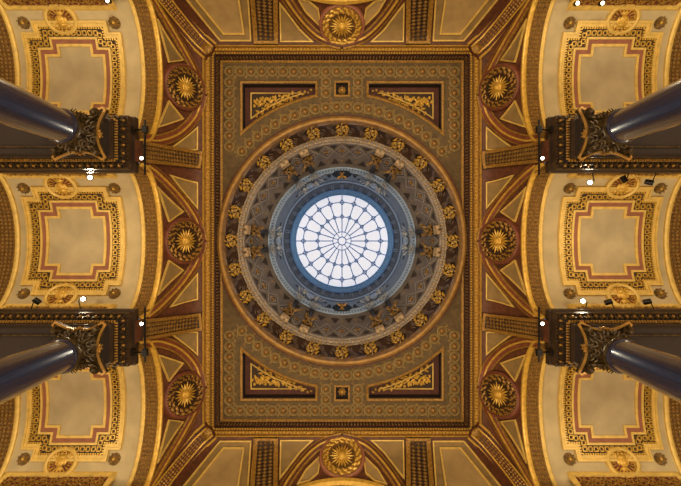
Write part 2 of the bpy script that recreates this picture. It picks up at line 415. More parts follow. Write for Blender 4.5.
# ---- side bays: vault, arch bands, framed panels, reliefs
def plus(d, step=4.):
    x0, x1, y1 = 246+d, 357-d, 50-d; u0, u1, y2 = 259+d, 342-d, 60.5-d
    K = [(x0,-y1),(u0,-y1),(u0,-y2),(u1,-y2),(u1,-y1),(x1,-y1),(x1,y1),(u1,y1),(u1,y2),(u0,y2),(u0,y1),(x0,y1)]
    out = []
    for i in range(12):
        a, b = K[i], K[(i+1) % 12]; n = max(1, round((abs(a[0]-b[0])+abs(a[1]-b[1]))/step))
        out += [(a[0]+(b[0]-a[0])*j/n, a[1]+(b[1]-a[1])*j/n) for j in range(n)]
    return out
def onv(P, Yc, h=0):
    q = [vault(x, y, Yc, h) for x, y in P]; return [a for a, _ in q], [a for _, a in q]
def band(mb, d0, d1, Yc, h):                     # plus shaped ring, raised h
    A, nA = onv(plus(d0), Yc, h); 
    B = []
    K0, K1 = plus(d0), plus(d1)
    # same number of points on both outlines: map each point of the outer outline to the inner one
    def key(d):
        x0, x1, y1 = 246+d, 357-d, 50-d; u0, u1, y2 = 259+d, 342-d, 60.5-d
        return [(x0,-y1),(u0,-y1),(u0,-y2),(u1,-y2),(u1,-y1),(x1,-y1),(x1,y1),(u1,y1),(u1,y2),(u0,y2),(u0,y1),(x0,y1)]
    a, c = key(d0), key(d1)
    A, B, A0, B0 = [], [], [], []
    for i in range(12):
        n = max(2, round((abs(a[i][0]-a[(i+1) % 12][0])+abs(a[i][1]-a[(i+1) % 12][1]))/5))
        for j in range(n):
            t = j/n
            for K, O, O0 in ((a, A, A0), (c, B, B0)):
                x, y = (K[i][0]+(K[(i+1) % 12][0]-K[i][0])*t, K[i][1]+(K[(i+1) % 12][1]-K[i][1])*t)
                O.append(vault(x, y, Yc, h)[0]); O0.append(vault(x, y, Yc, -.5)[0])
    n = len(A); o = A0+A+B+B0
    mb.add(o, [(k*n+i, k*n+(i+1) % n, (k+1)*n+(i+1) % n, (k+1)*n+i) for k in range(3) for i in range(n)])
def relief_meshes():
    fr = MB(); fr.lathe([(10.2,0),(10.2,2.2),(11.6,3.0),(13.2,2.2),(13.6,0)], 28, ex=1.12, ey=.95)
    gr = MB(); gr.lathe([(10.6,.6),(.01,.6)], 28, ex=1.12, ey=.95)
    for k in range(16):
        t = k*pi/8; gr.leaf((5.5*cos(t)*1.1, 5.5*sin(t)*.9, .6), (cos(t), sin(t), 0), (0,0,1), 4.8, .7, .1, .6)
    hd = MB(); X, Y, Z = V((1,0,0)), V((0,1,0)), V((0,0,1))
    hd = MB(); hd.lathe([(10.4,.6),(9.6,1.5),(9.0,.7)], 24, ex=1.1, ey=.93)
    for k in range(18):
        t = k*pi/9; hd.leaf((5.2*cos(t)*1.1, 5.2*sin(t)*.9, .8), (cos(t)*1.1, sin(t)*.9, 0), (0,0,1), 5, .75, .1, .8)
    hd.sphere((0,.6,1.8), (3.6,4.6,2.6)); hd.sphere((0,4.2,1.4), (4.6,2.6,2.2)); hd.sphere((3.6,1.2,1.2), (1.8,3.6,1.6)); hd.sphere((-3.6,1.2,1.2), (1.8,3.6,1.6))
    hd.box((0,.2,4.2), (.5,0,0), (0,1.3,0), (0,0,.7)); hd.sphere((0,-4.6,1.0), (4.,2.0,1.4)); hd.sphere((1.3,1.5,3.9), .6, a=6, b=4); hd.sphere((-1.3,1.5,3.9), .6, a=6, b=4)
    hd.box((0,-1.7,3.9), (1.2,0,0), (0,.3,0), (0,0,.4))
    return fr.mesh('oval_frame', PGOLD), gr.mesh('oval_ground', mat('relief red', '#74371f', .6, 0, .25, 14)), hd.mesh('carved_head', GOLD)
M_OVF, M_OVG, M_OVH = relief_meshes()
lb = MB(); lb.lathe([(5.2,0),(4.8,1.2),(.01,1.4)], 18)
for k in range(9):
    t = k*pi/4.5; lb.leaf((0,0,1.3), (cos(t), sin(t), 0), (0,0,1), 5.2, 1.3, .12, 1.0); lb.leaf((0,0,.8), (cos(t+.5), sin(t+.5), 0), (0,0,1), 3.4, 1.3, .4, .8)
M_LB = lb.mesh('leaves', mat('boss gilding', '#86672f', .5, .15, .3, 18)); lb = MB(); lb.sphere((0,0,1.6), 1.5); M_LBC = lb.mesh('leaf_centre', GOLD)
for sx in (-1, 1):
    LR = 'left' if sx < 0 else 'right'
    for Yc, vpos in BAYS:
        xf = mir(sx, 1); where = f'{vpos} {LR}'
        b = MB(xf); qs = [(-1+i/30)*pi/2 for i in range(61)]
        arc = lambda X, h=0: [vault(X, VR*sin(q), Yc, h)[0] for q in qs]
        cols = [arc(X) for X in (207, 225, 300, 369, 404)]
        grid(b, cols); vc = struct('vault_ceiling', b, CREAM)
        # lower haunch wall behind the bay (end of the hall side)
        # arch bands
        for X0, X1, nm in ((207., 225., 'near the dome'), (369., 393., 'at the outer wall')):
            r = thing('arch_band', f'gilt scale-patterned arch band {nm}, {where} bay', 'arch', xf(vault((X0+X1)/2, 0, Yc)[0]), 'arch bands of the side vaults')
            b = MB(xf); b.patch(arc(X0, .8), arc(X1, .8), 2); part(r, 'soffit', b, BGOLD)
            b = MB(xf)
            for row, X in enumerate([X0+3.6+i*(X1-X0-6)/4 for i in range(5)]):
                for k, (p, d) in enumerate(resample(arc(X, .8), 4.4)):
                    n = vault(X, max(-79, min(79, p.y-Yc)), Yc)[1]; b.stud(p, d*1.6, V((1.3,0,0)), n*1.2, .35)
            part(r, 'scale_ornament', b, mat('scale gilding', '#93702f', .5, .2, .25, 16))
            for X, w in ((X0-.6, 2.6), (X1+.4, 2.2)):
                b = MB(xf); P = arc(X, .6); N_ = [vault(X, VR*sin(q)*.999, Yc)[1] for q in qs]
                b.sweep(P, N_, [(-w,-1),(-w,1.6),(-w*.4,2.6),(w*.4,2.6),(w,1.6),(w,-1)]); part(r, 'gilt_edge', b, PGOLD if X > 210 else GOLD)
        # framed panel
        r = thing('vault_panel', f'cream panel with notched gilt, red and dentil frame on the {where} vault', 'panel', xf(vault(300, 0, Yc)[0]), 'framed panels of the side vaults')
        b = MB(xf); band(b, 0, 2.2, Yc, 3.0); band(b, 2.2, 5.4, Yc, 1.9); part(r, 'outer_moulding', b, PGOLD)
        b = MB(xf); band(b, 5.4, 15, Yc, .5); db = part(r, 'dentil_bed', b, mat('umber paint', '#3b2710', .6, 0, .3, 14))
        b = MB(xf); P, N_ = onv(plus(11), Yc, .5); c_ = [(p, n) for p, n in zip(P, N_)]
        for p, d in resample(P, 6.2, True):
            n = vault(p.x, max(-79, min(79, p.y-Yc)), Yc)[1]; s_ = d.cross(n)
            for q, h in ((1, 2.1), (-1, 2.1)): b.box(p+d*(q*h)+n*.9, d*.5, s_*2.6, n*.9); b.box(p+s_*(q*h)+n*.9, d*2.6, s_*.5, n*.9)
        for p, d in resample(onv(plus(6.4), Yc, .5)[0], 2.7, True):
            n = vault(p.x, max(-79, min(79, p.y-Yc)), Yc)[1]; b.box(p+n*.7, d*.75, d.cross(n)*1.0, n*.8)
        part(r, 'dentil_ornament', b, GOLD, db)
        b = MB(xf); band(b, 14.6, 17, Yc, 2.0); part(r, 'middle_moulding', b, PGOLD)
        b = MB(xf); band(b, 17, 21.4, Yc, 1.0); part(r, 'red_band', b, STRIPE)
        b = MB(xf); band(b, 21.4, 24.2, Yc, 2.0); part(r, 'inner_moulding', b, PGOLD)
        b = MB(xf); d = 24.2
        for x0, x1, y0, y1 in ((246+d,357-d,-(50-d),50-d),(259+d,342-d,50-d,60.5-d),(259+d,342-d,-(60.5-d),-(50-d))):
            ny = max(1, round((y1-y0)/4)); grid(b, [[vault(x, y0+(y1-y0)*j/ny, Yc, .6)[0] for j in range(ny+1)] for x in (x0, x1)])
        part(r, 'field', b, FIELD)
        # reliefs: only on the sides of the bay that show
        for s_ in (-1, 1):
            if Yc*s_ < 0: continue
            tb = 'upper' if s_ < 0 else 'lower'
            p, n = vault(308, 61.5*s_, Yc, .4); p, n = xf(p), xf(n); fr = [q*1.22 for q in frame(n, (0, -s_, .2))]
            inst('oval_relief', f'oval gilt carved head relief on the {tb} edge of the {where} vault panel', 'relief', 'oval head reliefs', p, *fr,
                 [('oval_frame', M_OVF), ('oval_ground', M_OVG), ('carved_head', M_OVH)])
            for X, nm in ((251., 'inner'), (351., 'outer')):
                p, n = vault(X, 58.5*s_, Yc, .3); p, n = xf(p), xf(n); fr = [q*1.2 for q in frame(n, (.3, 1, 0))]
                inst('leaf_boss', f'gilt leaf rosette at the {tb} {nm} corner of the {where} vault panel', 'rosette', 'leaf bosses at the panel corners', p, *fr,
                     [('leaves', M_LB), ('leaf_centre', M_LBC)])
            # frieze panel low on the haunch
            A, B = V((0, Yc+s_*71, F*1.083)), V((0, Yc+s_*77.5, F*1.02)); up = (A-B).normalized(); nn = V((1,0,0)).cross(up); nn = nn if nn.y*s_ < 0 else -nn
            r = thing('frieze_panel', f'long gilt-framed red scrollwork panel low on the {tb} haunch, {where} bay', 'panel', xf(V((303, A.y, A.z))), 'scrollwork frieze panels')
            at = lambda x, k, h=0: V((x, 0, 0))+A.lerp(B, k)+nn*h
            b = MB(xf); P = [at(247,0), at(362,0), at(362,1), at(247,1)]; b.sweep(P, [nn]*4, [(-3,-1),(-3,2),(0,3.4),(3,2),(3,-1)], True); part(r, 'frame_moulding', b, PGOLD)
            b = MB(xf); b.add([at(250,.06,.6), at(359,.06,.6), at(359,.97,.6), at(250,.97,.6)], [(0,1,2,3)]); part(r, 'red_ground', b, mat('relief red', '#74371f'))
            b = MB(xf)
            for k in range(9):
                c = at(257+k*12, .42, .9); P = []
                for i in range(20):
                    q = i*.55*(1 if k % 2 else -1); rr = 5.6*(1-i/24); P.append(c+V((cos(q)*rr, 0, 0))+up*(sin(q)*rr))
                b.sweep(P, [nn]*20, [(-.7,0),(-.5,1.2),(.5,1.2),(.7,0)])
                for i in range(7): q = i*.9+k; b.leaf(c+V((cos(q)*3.5,0,0))+up*(sin(q)*3.5), V((cos(q+.8),0,0))+up*sin(q+.8), nn, 4.6, 1.2, .3, .6)
            part(r, 'scroll_relief', b, OGOLD)

# ---- lunettes on the side coves and the ends
def sun_meshes(gold):  # gold set for the ends: gilded, and lighter to hold their stronger light
    wr = MB(); wr.lathe([(13.6,1),(14.5,2.4),(20.5,2.4),(21.4,1)], 40)
    for k in range(34):
        t = 2*pi*k/34; rr = 17.3+(1.6 if k % 2 else -1.6); c = V((rr*cos(t), rr*sin(t), 2.4))
        wr.leaf(c, (cos(t+1.2), sin(t+1.2), 0), (0,0,1), 4.4, 1.5, .3, .9, 1); wr.sphere(c+V((0,0,.9)), 1.1, a=6, b=4, mi=1)
    bd = MB()
    for k in range(44): t = 2*pi*k/44; bd.sphere((21.2*cos(t), 21.2*sin(t), 1.8), 1.1, a=6, b=4)
    ds = MB(); ds.lathe([(14.2,.8),(.01,.8)], 40); ds.lathe([(13.2,.8),(13.6,2.6),(14.6,2.8),(15,1.4)], 40)
    sn = MB()
    for k in range(20):
        t = 2*pi*k/20; L = 8.0 if k % 2 else 10.2; d = V((cos(t), sin(t), 0)); sn.leaf(d*3.6+V((0,0,2.2)), d, (0,0,1), L, 1.0, -.04, .9)
    sn.lathe([(4.8,1),(4.6,3.2),(3.8,3.8),(.01,3.9)], 24)
    fc = MB(); fc.sphere((0,0,3.6), (3.6,3.8,2.4), a=12, b=8); fc.box((0,-.2,6), (.5,0,0), (0,1.2,0), (0,0,.6)); fc.sphere((1.3,.9,5.4), .6, a=6, b=4); fc.sphere((-1.3,.9,5.4), .6, a=6, b=4); fc.box((0,-2,5.2), (1.1,0,0), (0,.3,0), (0,0,.5))
    rm = MB(); rm.lathe([(21,-9),(21.4,1.5),(22.6,3.2),(24.4,2.4),(25.2,.2),(25.2,-9)], 44)
    g = 'gold' if gold else 'dark'
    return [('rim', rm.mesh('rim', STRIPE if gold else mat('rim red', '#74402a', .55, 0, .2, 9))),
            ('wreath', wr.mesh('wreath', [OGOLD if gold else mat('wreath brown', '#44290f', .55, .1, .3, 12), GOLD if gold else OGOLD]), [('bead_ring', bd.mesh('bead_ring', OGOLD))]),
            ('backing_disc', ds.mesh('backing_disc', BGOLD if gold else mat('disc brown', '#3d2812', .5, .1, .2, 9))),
            ('sun_rays', sn.mesh('sun_rays', GOLD)), ('sun_face', fc.mesh('sun_face', GOLD))]
SUN, SUND = sun_meshes(True), sun_meshes(False)
RIB = [(139.5,0),(143,17),(150,34),(164.5,56),(183,73),(196,79.5)]
def lunette_side(sx, Yc, vpos):
    LR = 'left' if sx < 0 else 'right'; xf = mir(sx, 1); where = f'{vpos} {LR}'
    Yc *= 1.02; p0, p1 = V((180.5, Yc, F*1.277)), V((204.5, Yc, F*1.155)); c = (p0+p1)/2; d = (p0-p1).normalized(); n = V((-d.z, 0, d.x))
    if n.x > 0: n = -n
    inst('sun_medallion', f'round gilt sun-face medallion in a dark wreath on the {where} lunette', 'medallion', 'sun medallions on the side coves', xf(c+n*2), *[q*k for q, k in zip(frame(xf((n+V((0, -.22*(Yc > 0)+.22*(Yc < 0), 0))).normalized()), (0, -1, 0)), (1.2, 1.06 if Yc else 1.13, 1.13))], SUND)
    r = thing('lunette', f'pointed red-ribbed lunette round the {where} sun medallion', 'lunette', xf(side(160, Yc)[0]), 'lunettes over the side arches')
    K = smoothpath(RIB, 6)
    for s_ in (-1, 1):
        A = []; N_ = []
        for k in K:
            Y = Yc+s_*k.y
            if abs(Y) > AY-3: continue
            p, nn = side(k.x, Y, 0)
            dy = abs(Y)-CY
            if dy > 0 and p.x-CX < dy+4: continue
            A.append(p); N_.append(nn)
        b = MB(xf); b.sweep(A, N_, [(-6,-2),(-6,1.4),(-4,2.6),(4,2.6),(6,1.4),(6,-2)]); rb = part(r, 'rib', b, mat('rib red', '#7d4429', .55, 0, .2, 9))
        b = MB(xf); b.sweep(A, N_, [(-1.3,2.2),(-.9,4),(.9,4),(1.3,2.2)]); part(r, 'gilt_bead', b, GOLD, rb)
        b = MB(xf); b.sweep(A, N_, [(5,1.6),(5,2.8),(6.5,2.2),(6.5,0)]); b.sweep(A, N_, [(-6.5,0),(-6.5,2.2),(-5,2.8),(-5,1.6)]); part(r, 'gilt_edge', b, OGOLD, rb)
        def panel(K3, nm):
            K3 = [(a, Yc+s_*y) for a, y in K3]; m = 6
            def ed(i): return [(K3[i][0]+(K3[(i+1) % 3][0]-K3[i][0])*j/m, K3[i][1]+(K3[(i+1) % 3][1]-K3[i][1])*j/m) for j in range(m)]
            b = MB(xf); rows = []
            for i in range(m+1):
                q0 = [K3[0][k]+(K3[1][k]-K3[0][k])*i/m for k in (0, 1)]; q1 = [K3[0][k]+(K3[2][k]-K3[0][k])*i/m for k in (0, 1)]
                rows.append([side(q0[0]+(q1[0]-q0[0])*j/m, q0[1]+(q1[1]-q0[1])*j/m, .9)[0] for j in range(m+1)])
            grid(b, rows); pn = part(r, 'panel', b, TAN)
            E = [side(a, y, 1.) for i in range(3) for a, y in ed(i)]
            b = MB(xf); b.sweep([e[0] for e in E], [e[1] for e in E], [(-.8,-.6),(-.8,1.4),(.8,1.4),(.8,-.6)], True); part(r, 'gilt_line', b, PGOLD, pn)
        panel([(185,59),(160,36),(174,23)], 'inner')
        if Yc*s_ <= 0: panel([(172,77),(145,74 if Yc == 0 else 70),(145,42)], 'outer')
for sx in (-1, 1):
    for Yc, vpos in BAYS: lunette_side(sx, Yc, vpos)
for sy in (-1, 1):
    xf = mir(1, sy); tb = 'top' if sy < 0 else 'bottom'
    def tp(a, b, h=0): return topc(a, b, h)
    p0, p1 = tp(0, 199)[0], tp(0, 234)[0]; c = (p0+p1)/2; d = (p0-p1).normalized(); n = V((0, -d.z, d.y)); n = n if n.y < 0 else -n
    inst('sun_medallion', f'round bright gold sun-face medallion at the {tb} end of the hall', 'medallion', 'sun medallions on the end coves', xf(c), *[q*1.12 for q in frame(xf(n), (0, -1, 0))], SUN)
    r = thing('lunette', f'pointed red-ribbed lunette round the {tb} sun medallion', 'lunette', xf(tp(0, 215)[0]), 'lunettes over the end arches')
    K = smoothpath([(0,195.8),(20,203),(36,217),(52,238),(66,262)], 6)
    for s_ in (-1, 1):
        E = [tp(s_*k.x, k.y) for k in K]; A = [e[0] for e in E]; N_ = [e[1] for e in E]
        b = MB(xf); b.sweep(A, N_, [(-5.6,-2),(-5.6,1.4),(-3.6,2.6),(3.6,2.6),(5.6,1.4),(5.6,-2)]); rb = part(r, 'rib', b, RED)
        b = MB(xf); b.sweep(A, N_, [(-1.3,2.2),(-.9,4),(.9,4),(1.3,2.2)]); part(r, 'gilt_bead', b, GOLD, rb)
        b = MB(xf); b.sweep(A, N_, [(4.4,1.6),(4.4,2.8),(6,2.2),(6,0)]); b.sweep(A, N_, [(-6,0),(-6,2.2),(-4.4,2.8),(-4.4,1.6)]); part(r, 'gilt_edge', b, OGOLD, rb)
        for K4, m_ in (([(21,215),(24,233),(33,241),(44,244),(36,230)], KHAKI), ([(29.5,199.5),(61,199.5),(62,238),(57,232),(42,212)], TAN)):
            b = MB(xf); cx = sum(k[0] for k in K4)/5; cy = sum(k[1] for k in K4)/5; E = []
            for i in range(5):
                for j in range(5): E.append(tuple(K4[i][k]+(K4[(i+1) % 5][k]-K4[i][k])*j/5 for k in (0, 1)))
            rows = [[tp(s_*(cx+(e[0]-cx)*q/5), cy+(e[1]-cy)*q/5, .9)[0] for q in range(6)] for e in E+[E[0]]]
            grid(b, rows); pn = part(r, 'panel', b, m_)
            E = [tp(s_*e[0], e[1], 1.) for e in E]
            b = MB(xf); b.sweep([e[0] for e in E], [e[1] for e in E], [(-.8,-.6),(-.8,1.4),(.8,1.4),(.8,-.6)], True); part(r, 'gilt_line', b, PGOLD, pn)
    # corner panels
    for sx in (-1, 1):
        hv = HV(sx, sy); x2 = mir(sx, sy)
        r = thing('bevelled_coving_tablet', f'tan slant-edged panel with gilt lines in the {hv} corner of the cove', 'panel', x2(tp(110, 220)[0]), 'corner panels of the end coves')
        def strip(K, h, nm, m_):
            b = MB(x2); A = []; B = []
            for i in range(15):
                bb = K[0][1]+(K[1][1]-K[0][1])*i/14
                A.append(tp(K[0][0]+(K[1][0]-K[0][0])*i/14, bb, h)[0]); B.append(tp(K[2][0]+(K[3][0]-K[2][0])*i/14, bb, h)[0])
            b.patch(A, B, 6); pn = part(r, nm, b, m_)
            P = [(K[0][0]+(K[1][0]-K[0][0])*i/10, K[0][1]+(K[1][1]-K[0][1])*i/10) for i in range(11)]+[(K[3][0]+(K[2][0]-K[3][0])*i/10, K[3][1]+(K[2][1]-K[3][1])*i/10) for i in range(11)]
            E = [tp(a, bb, h) for a, bb in P]
            b = MB(x2); b.sweep([e[0] for e in E], [e[1] for e in E], [(-.9,-.6),(-.9,1.5),(.9,1.5),(.9,-.6)], True); part(r, 'gilt_line', b, PGOLD, pn)
        strip([(121.5,200.5),(170,261),(91,200.5),(95,261)], .7, 'border_panel', TAN)
        strip([(118,208),(160,261),(98,208),(106,261)], 1.6, 'inner_panel', KHAKI)
# ---- transverse ribs and corner bands
def rib(name, label, grp, pts, w, xf, loc):
    r = thing(name, label, 'rib', loc, grp); A = [p for p, _ in pts]; N_ = [n for _, n in pts]
    b = MB(xf); b.sweep(A, N_, [(-w,-3),(-w,3),(w,3),(w,-3)]); part(r, 'body', b, SOOT)
    for s_ in (-1, 1):
        b = MB(xf); b.sweep(A, N_, [(s_*w*.66,2),(s_*w*.66,4.4),(s_*w*.82,5.2),(s_*w,4.4),(s_*w,2)]); part(r, 'gilt_border', b, OGOLD)
    b = MB(xf); i0 = A[0]; n0 = N_[0]; d0 = (A[1]-A[0]).normalized(); s0 = d0.cross(n0)
    b.box(i0+n0*3.6+d0*1.6, d0*1.6, s0*w, n0*1.6); part(r, 'gilt_end', b, OGOLD)
    b = MB(xf); step = 5.2
    for k, (p, d) in enumerate(resample(A, step)):
        j = min(range(len(A)), key=lambda q: (A[q]-p).length); n = N_[j]; s_ = d.cross(n)
        for q in (-.42, 0, .42): b.stud(p+s_*(w*q)+n*3, (d+s_)*1.3, (d-s_)*1.3, n*1.5, .4)
    part(r, 'scale_ornament', b, mat('rib gilding', '#856227', .5, .2, .3, 16))
for sx in (-1, 1):
    for sy in (-1, 1):
        hv = HV(sx, sy); xf = mir(sx, sy)
        pts = [side(139.5+61*(i/20), (80+9*i/20)*cove_t(139.5+61*(i/20), CX)) for i in range(21)]
        rib('transverse_rib', f'dark gilt-edged rib rising from the {hv} entablature to the cornice', 'ribs over the columns', pts, 11, xf, xf(pts[10][0]))
        pts = [topc(75.5+3.5*(i/20), 196+70*(i/20)) for i in range(21)]
        rib('end_rib', f'gilt-edged scale-patterned rib of the end cove, {hv} of the dome beside the sun medallion', 'ribs of the end coves', pts, 15.5, xf, xf(pts[10][0]))
        # corner band
        A = []; N_ = []
        for i in range(25):
            t = CT-.003-(CT-1.0)*(i/24); d = cove_d(t); n = cove_n(t); nn = V((n.x, n.x, n.z)).normalized(); A.append(V((CX+d, CY+d, F*t))+nn*(3.6+5*(1-nn.z**2))); N_.append(nn)
        A.insert(0, V((CX-10, CY-8, F*CT-2.0))); N_.insert(0, DN)
        r = thing('corner_band', f'diagonal gilt chain band in the {hv} corner of the hall', 'moulding', xf(A[10]), 'diagonal corner bands')
        b = MB(xf); b.sweep(A, N_, [(-12.5,-12),(-12.5,-1),(-5,1.5),(5,1.5),(12.5,-1),(12.5,-12)]); part(r, 'body', b, mat('band red brown', '#5a2c18', .6, 0, .25, 10))
        for s_ in (-1, 1):
            b = MB(xf); b.sweep(A, N_, [(s_*5.0,1),(s_*5.0,2.8),(s_*6.8,2.6),(s_*6.8,.5)]); b.sweep(A, N_, [(s_*10.2,-2),(s_*10.2,1.2),(s_*12.9,.2),(s_*12.9,-4)]); part(r, 'gilt_edge', b, GOLD)
        b = MB(xf)
        for p, d in resample(A, 4.4):
            j = min(range(len(A)), key=lambda q: (A[q]-p).length); n = N_[j]; s_ = d.cross(n); 
            for q in (-3.1, 0, 3.1): b.stud(p+n*1.5+s_*q, d*1.5, s_*1.2, n*1.3, .4)
        part(r, 'chain_ornament', b, OGOLD)
        b = MB(xf); c = V((CX-6, CY-5, F*CT-3)); b.lathe([(7.6,0),(7.2,1.6),(4,3.2),(.01,4.6)], 16, c, V((1,0,0)), V((0,1,0)), DN)
        for k in range(8): b.leaf(c+DN*1.2, (cos(k*pi/4), sin(k*pi/4), 0), DN, 8, 2.2, .05, 1.2)
        part(r, 'corner_boss', b, OGOLD)

# ------------------------------------------------------------------ dome
def ring(mb, prof, n=128, closed=False): return mb.lathe([(r, F*t) for r, t in prof], n, closed=closed)
def dm(th, R, t):                          # frame on the dome wall: x tangent, y up, z inward
    c, s_ = cos(th), sin(th); return V((R*c, R*s_, F*t)), V((s_, -c, 0)), V((0,0,1)), V((-c, -s_, 0))
b = MB(); ring(b, [(165.0,1.338),(165.4,1.324),(163.9,1.313),(161,1.308),(158.4,1.312),(157.2,1.322),(156.8,1.342)])
solo('dome_ring_moulding', b, mat('ochre gilding', '#a27c3c', .42, .2, .18, 7), 'broad smooth ochre ring moulding round the foot of the dome', 'moulding')
b = MB(); ring(b, [(169,1.340),(169,1.334),(165,1.334)]); struct('trim_3', b, RED)
b = MB(); ring(b, [(156.9,1.338),(157.4,1.36),(156,1.40),(150.5,1.445)]); struct('dome_wall', b, UMBER)
# foliage sprays in the drum frieze
gl = MB(); rnd = random.Random(5)
for k in range(26):
    y = -14+k*1.08; s_ = 1 if k % 2 else -1; x = s_*rnd.uniform(.6,4.6); an = rnd.uniform(.1,1.1)
    gl.leaf((x, y, 1+rnd.uniform(0,1.6)), (s_*cos(an), sin(an)*1.4, .1), (0,0,1), rnd.uniform(3.4,5.2), 1.15, .15, .7)
gl.tube([(0,-15,1.2),(1.4,-8,1.6),(-1.2,0,1.8),(1.,8,1.6),(0,14,1.2)], .7)
M_GL = gl.mesh('gilt_leaves', GOLD)
gb = MB()
for k in range(16): gb.sphere((rnd.uniform(-6,6), rnd.uniform(-13,12), 2.4+rnd.uniform(0,1.2)), 1.05, a=6, b=4)
M_GB = gb.mesh('berries', PGOLD)
fd = MB()
for s_ in (-1, 1):
    for k in range(6):
        P = [V((s_*(7+.7*k)+1.6*k*.4+3.2*sin(i*.55+k*.4), -14+i*3.1+k*1.2, .9)) for i in range(9-k//2)]
        fd.sweep(P, [V((0,0,1))]*len(P), [(-.55,-.4),(-.3,.9),(.3,.9),(.55,-.4)])
    for k in range(4): fd.leaf((s_*(6+k*1.2), 11-k*5, .8), (s_*.8, .9, .1), (0,0,1), 6, 1.1, .2, .6)
M_FD = fd.mesh('acanthus_frond', LILAC)
wl = MB()
for k in range(6): wl.leaf(((k-2.5)*3, 15.2, 1.4), ((k-2.5)*.5, .4, .4), (0,-.5,1), 3.6, .9, .3, .6)
M_WL = wl.mesh('pale_tips', BEAD)
for k in range(24):
    P, X, Y, Z = dm(2*pi*k/24, 154.6, 1.380); Y = (V((0,0,1))+Z*.10).normalized(); Z = X.cross(Y); X, Y, Z = X*1.25, Y*1.38, Z*1.05
    inst('foliage_spray', 'gilt berried foliage spray with dark fronds on the brown dome frieze', 'foliage relief', 'foliage sprays of the dome frieze',
         P, X, Y, Z, [('gilt_leaves', M_GL), ('berries', M_GB), ('acanthus_frond', M_FD), ('pale_tips', M_WL)])
# bead cornice
r = thing('bead_cornice', 'cream beaded ring cornice between the foliage frieze and the coffers', 'cornice', (0,0,F*1.45))
b = MB(); ring(b, [(150.8,1.438),(148.6,1.438),(148.2,1.444),(144.4,1.447),(144.2,1.455),(142.6,1.458),(142.4,1.47)]); part(r, 'moulding', b, DOMEL)
b = MB()
for k in range(116):
    c, s_ = cos(2*pi*k/116), sin(2*pi*k/116); b.sphere((146.2*c, 146.2*s_, F*1.4435), 2.4, a=8, b=5)
part(r, 'beads', b, BEAD)
b = MB()
for k in range(200):
    c, s_ = cos(2*pi*k/200), sin(2*pi*k/200); b.sphere((149.6*c, 149.6*s_, F*1.437), 1.2, a=6, b=4)
part(r, 'small_beads', b, BEAD)
# coffered shell
shell = [(143,1.462),(142.6,1.49),(141.2,1.53),(138.6,1.575),(135,1.615),(131,1.645),(127,1.668)]
b = MB(); ring(b, shell); dome_o = struct('dome_ceiling', b, DOME)
def shell_R(t):
    for (r0, t0), (r1, t1) in zip(shell, shell[1:]):
        if t <= t1: return r0+(r1-r0)*(t-t0)/(t1-t0)
    return shell[-1][0]
def rhomb(mb, w, h, z0, z1, wd):
    P = [V((0,-h,0)), V((w,0,0)), V((0,h,0)), V((-w,0,0))]; mb.sweep(P, [V((0,0,1))]*4, [(-wd,z0),(-wd,z1),(wd,z1),(wd,z0)], True)
fr = MB(); rhomb(fr, 11.2, 25, -1, 2.2, 1.5); M_CF = fr.mesh('lozenge_frame', DOMEL)
fr = MB(); rhomb(fr, 6.2, 14, -1, 1.8, 1.1); M_CI = fr.mesh('inner_frame', DOMEL)
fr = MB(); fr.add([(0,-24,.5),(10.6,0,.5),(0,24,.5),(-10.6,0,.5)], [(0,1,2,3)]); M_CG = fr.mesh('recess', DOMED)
fr = MB()
for k in range(4): a = k*pi/2; fr.leaf((0,0,.8), (cos(a), sin(a), 0), (0,0,1), 4.4 if k % 2 == 0 else 7, 1.3, .05, 1.3)
fr.sphere((0,0,1.8), 1.6); M_CS = fr.mesh('gilt_star', mat('dull gold', '#b08a4a', .45, .2, .15, 12))
RT = []
for k in range(36):
    th = 2*pi*(k+.5)/36+pi/36
    t = 1.535; P, X, Y, Z = dm(th, shell_R(t)-1.2, t); Y = (V((0,0,1))+Z*.12).normalized(); Z = X.cross(Y)
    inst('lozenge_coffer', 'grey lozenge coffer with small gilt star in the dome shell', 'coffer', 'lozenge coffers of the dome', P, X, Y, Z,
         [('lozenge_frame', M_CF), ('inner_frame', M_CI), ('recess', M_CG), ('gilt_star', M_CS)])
b = MB(); b2 = MB()
for k in range(36):
    th = 2*pi*k/36+pi/36
    for t0, dt, w, s_ in ((1.618,.038,7.5,-1), (1.487,.03,6,1)):
        P, X, Y, Z = dm(th, shell_R(t0)-.8, t0); T, _, _, _ = dm(th, shell_R(t0+dt*-s_*-1 if s_ > 0 else t0+dt)-.8, t0+dt); 
        if s_ < 0: b.add([P, T+X*w, T-X*w], [(0,1,2)])
        else: b.add([P-X*w, P+X*w, T], [(0,1,2)])
    P, X, Y, Z = dm(th, shell_R(1.55)-1, 1.55); b2.sphere(P, 1.6, a=6, b=4)
    P, X, Y, Z = dm(th+pi/36, shell_R(1.635)-1, 1.635); b2.sphere(P, 1.5, a=6, b=4)
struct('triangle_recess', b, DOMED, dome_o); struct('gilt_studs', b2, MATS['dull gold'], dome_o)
b = MB(); ring(b, [(127,1.667),(126.4,1.676),(123,1.684),(122.4,1.672)]); struct('dome_collar', b, DOME, dome_o)
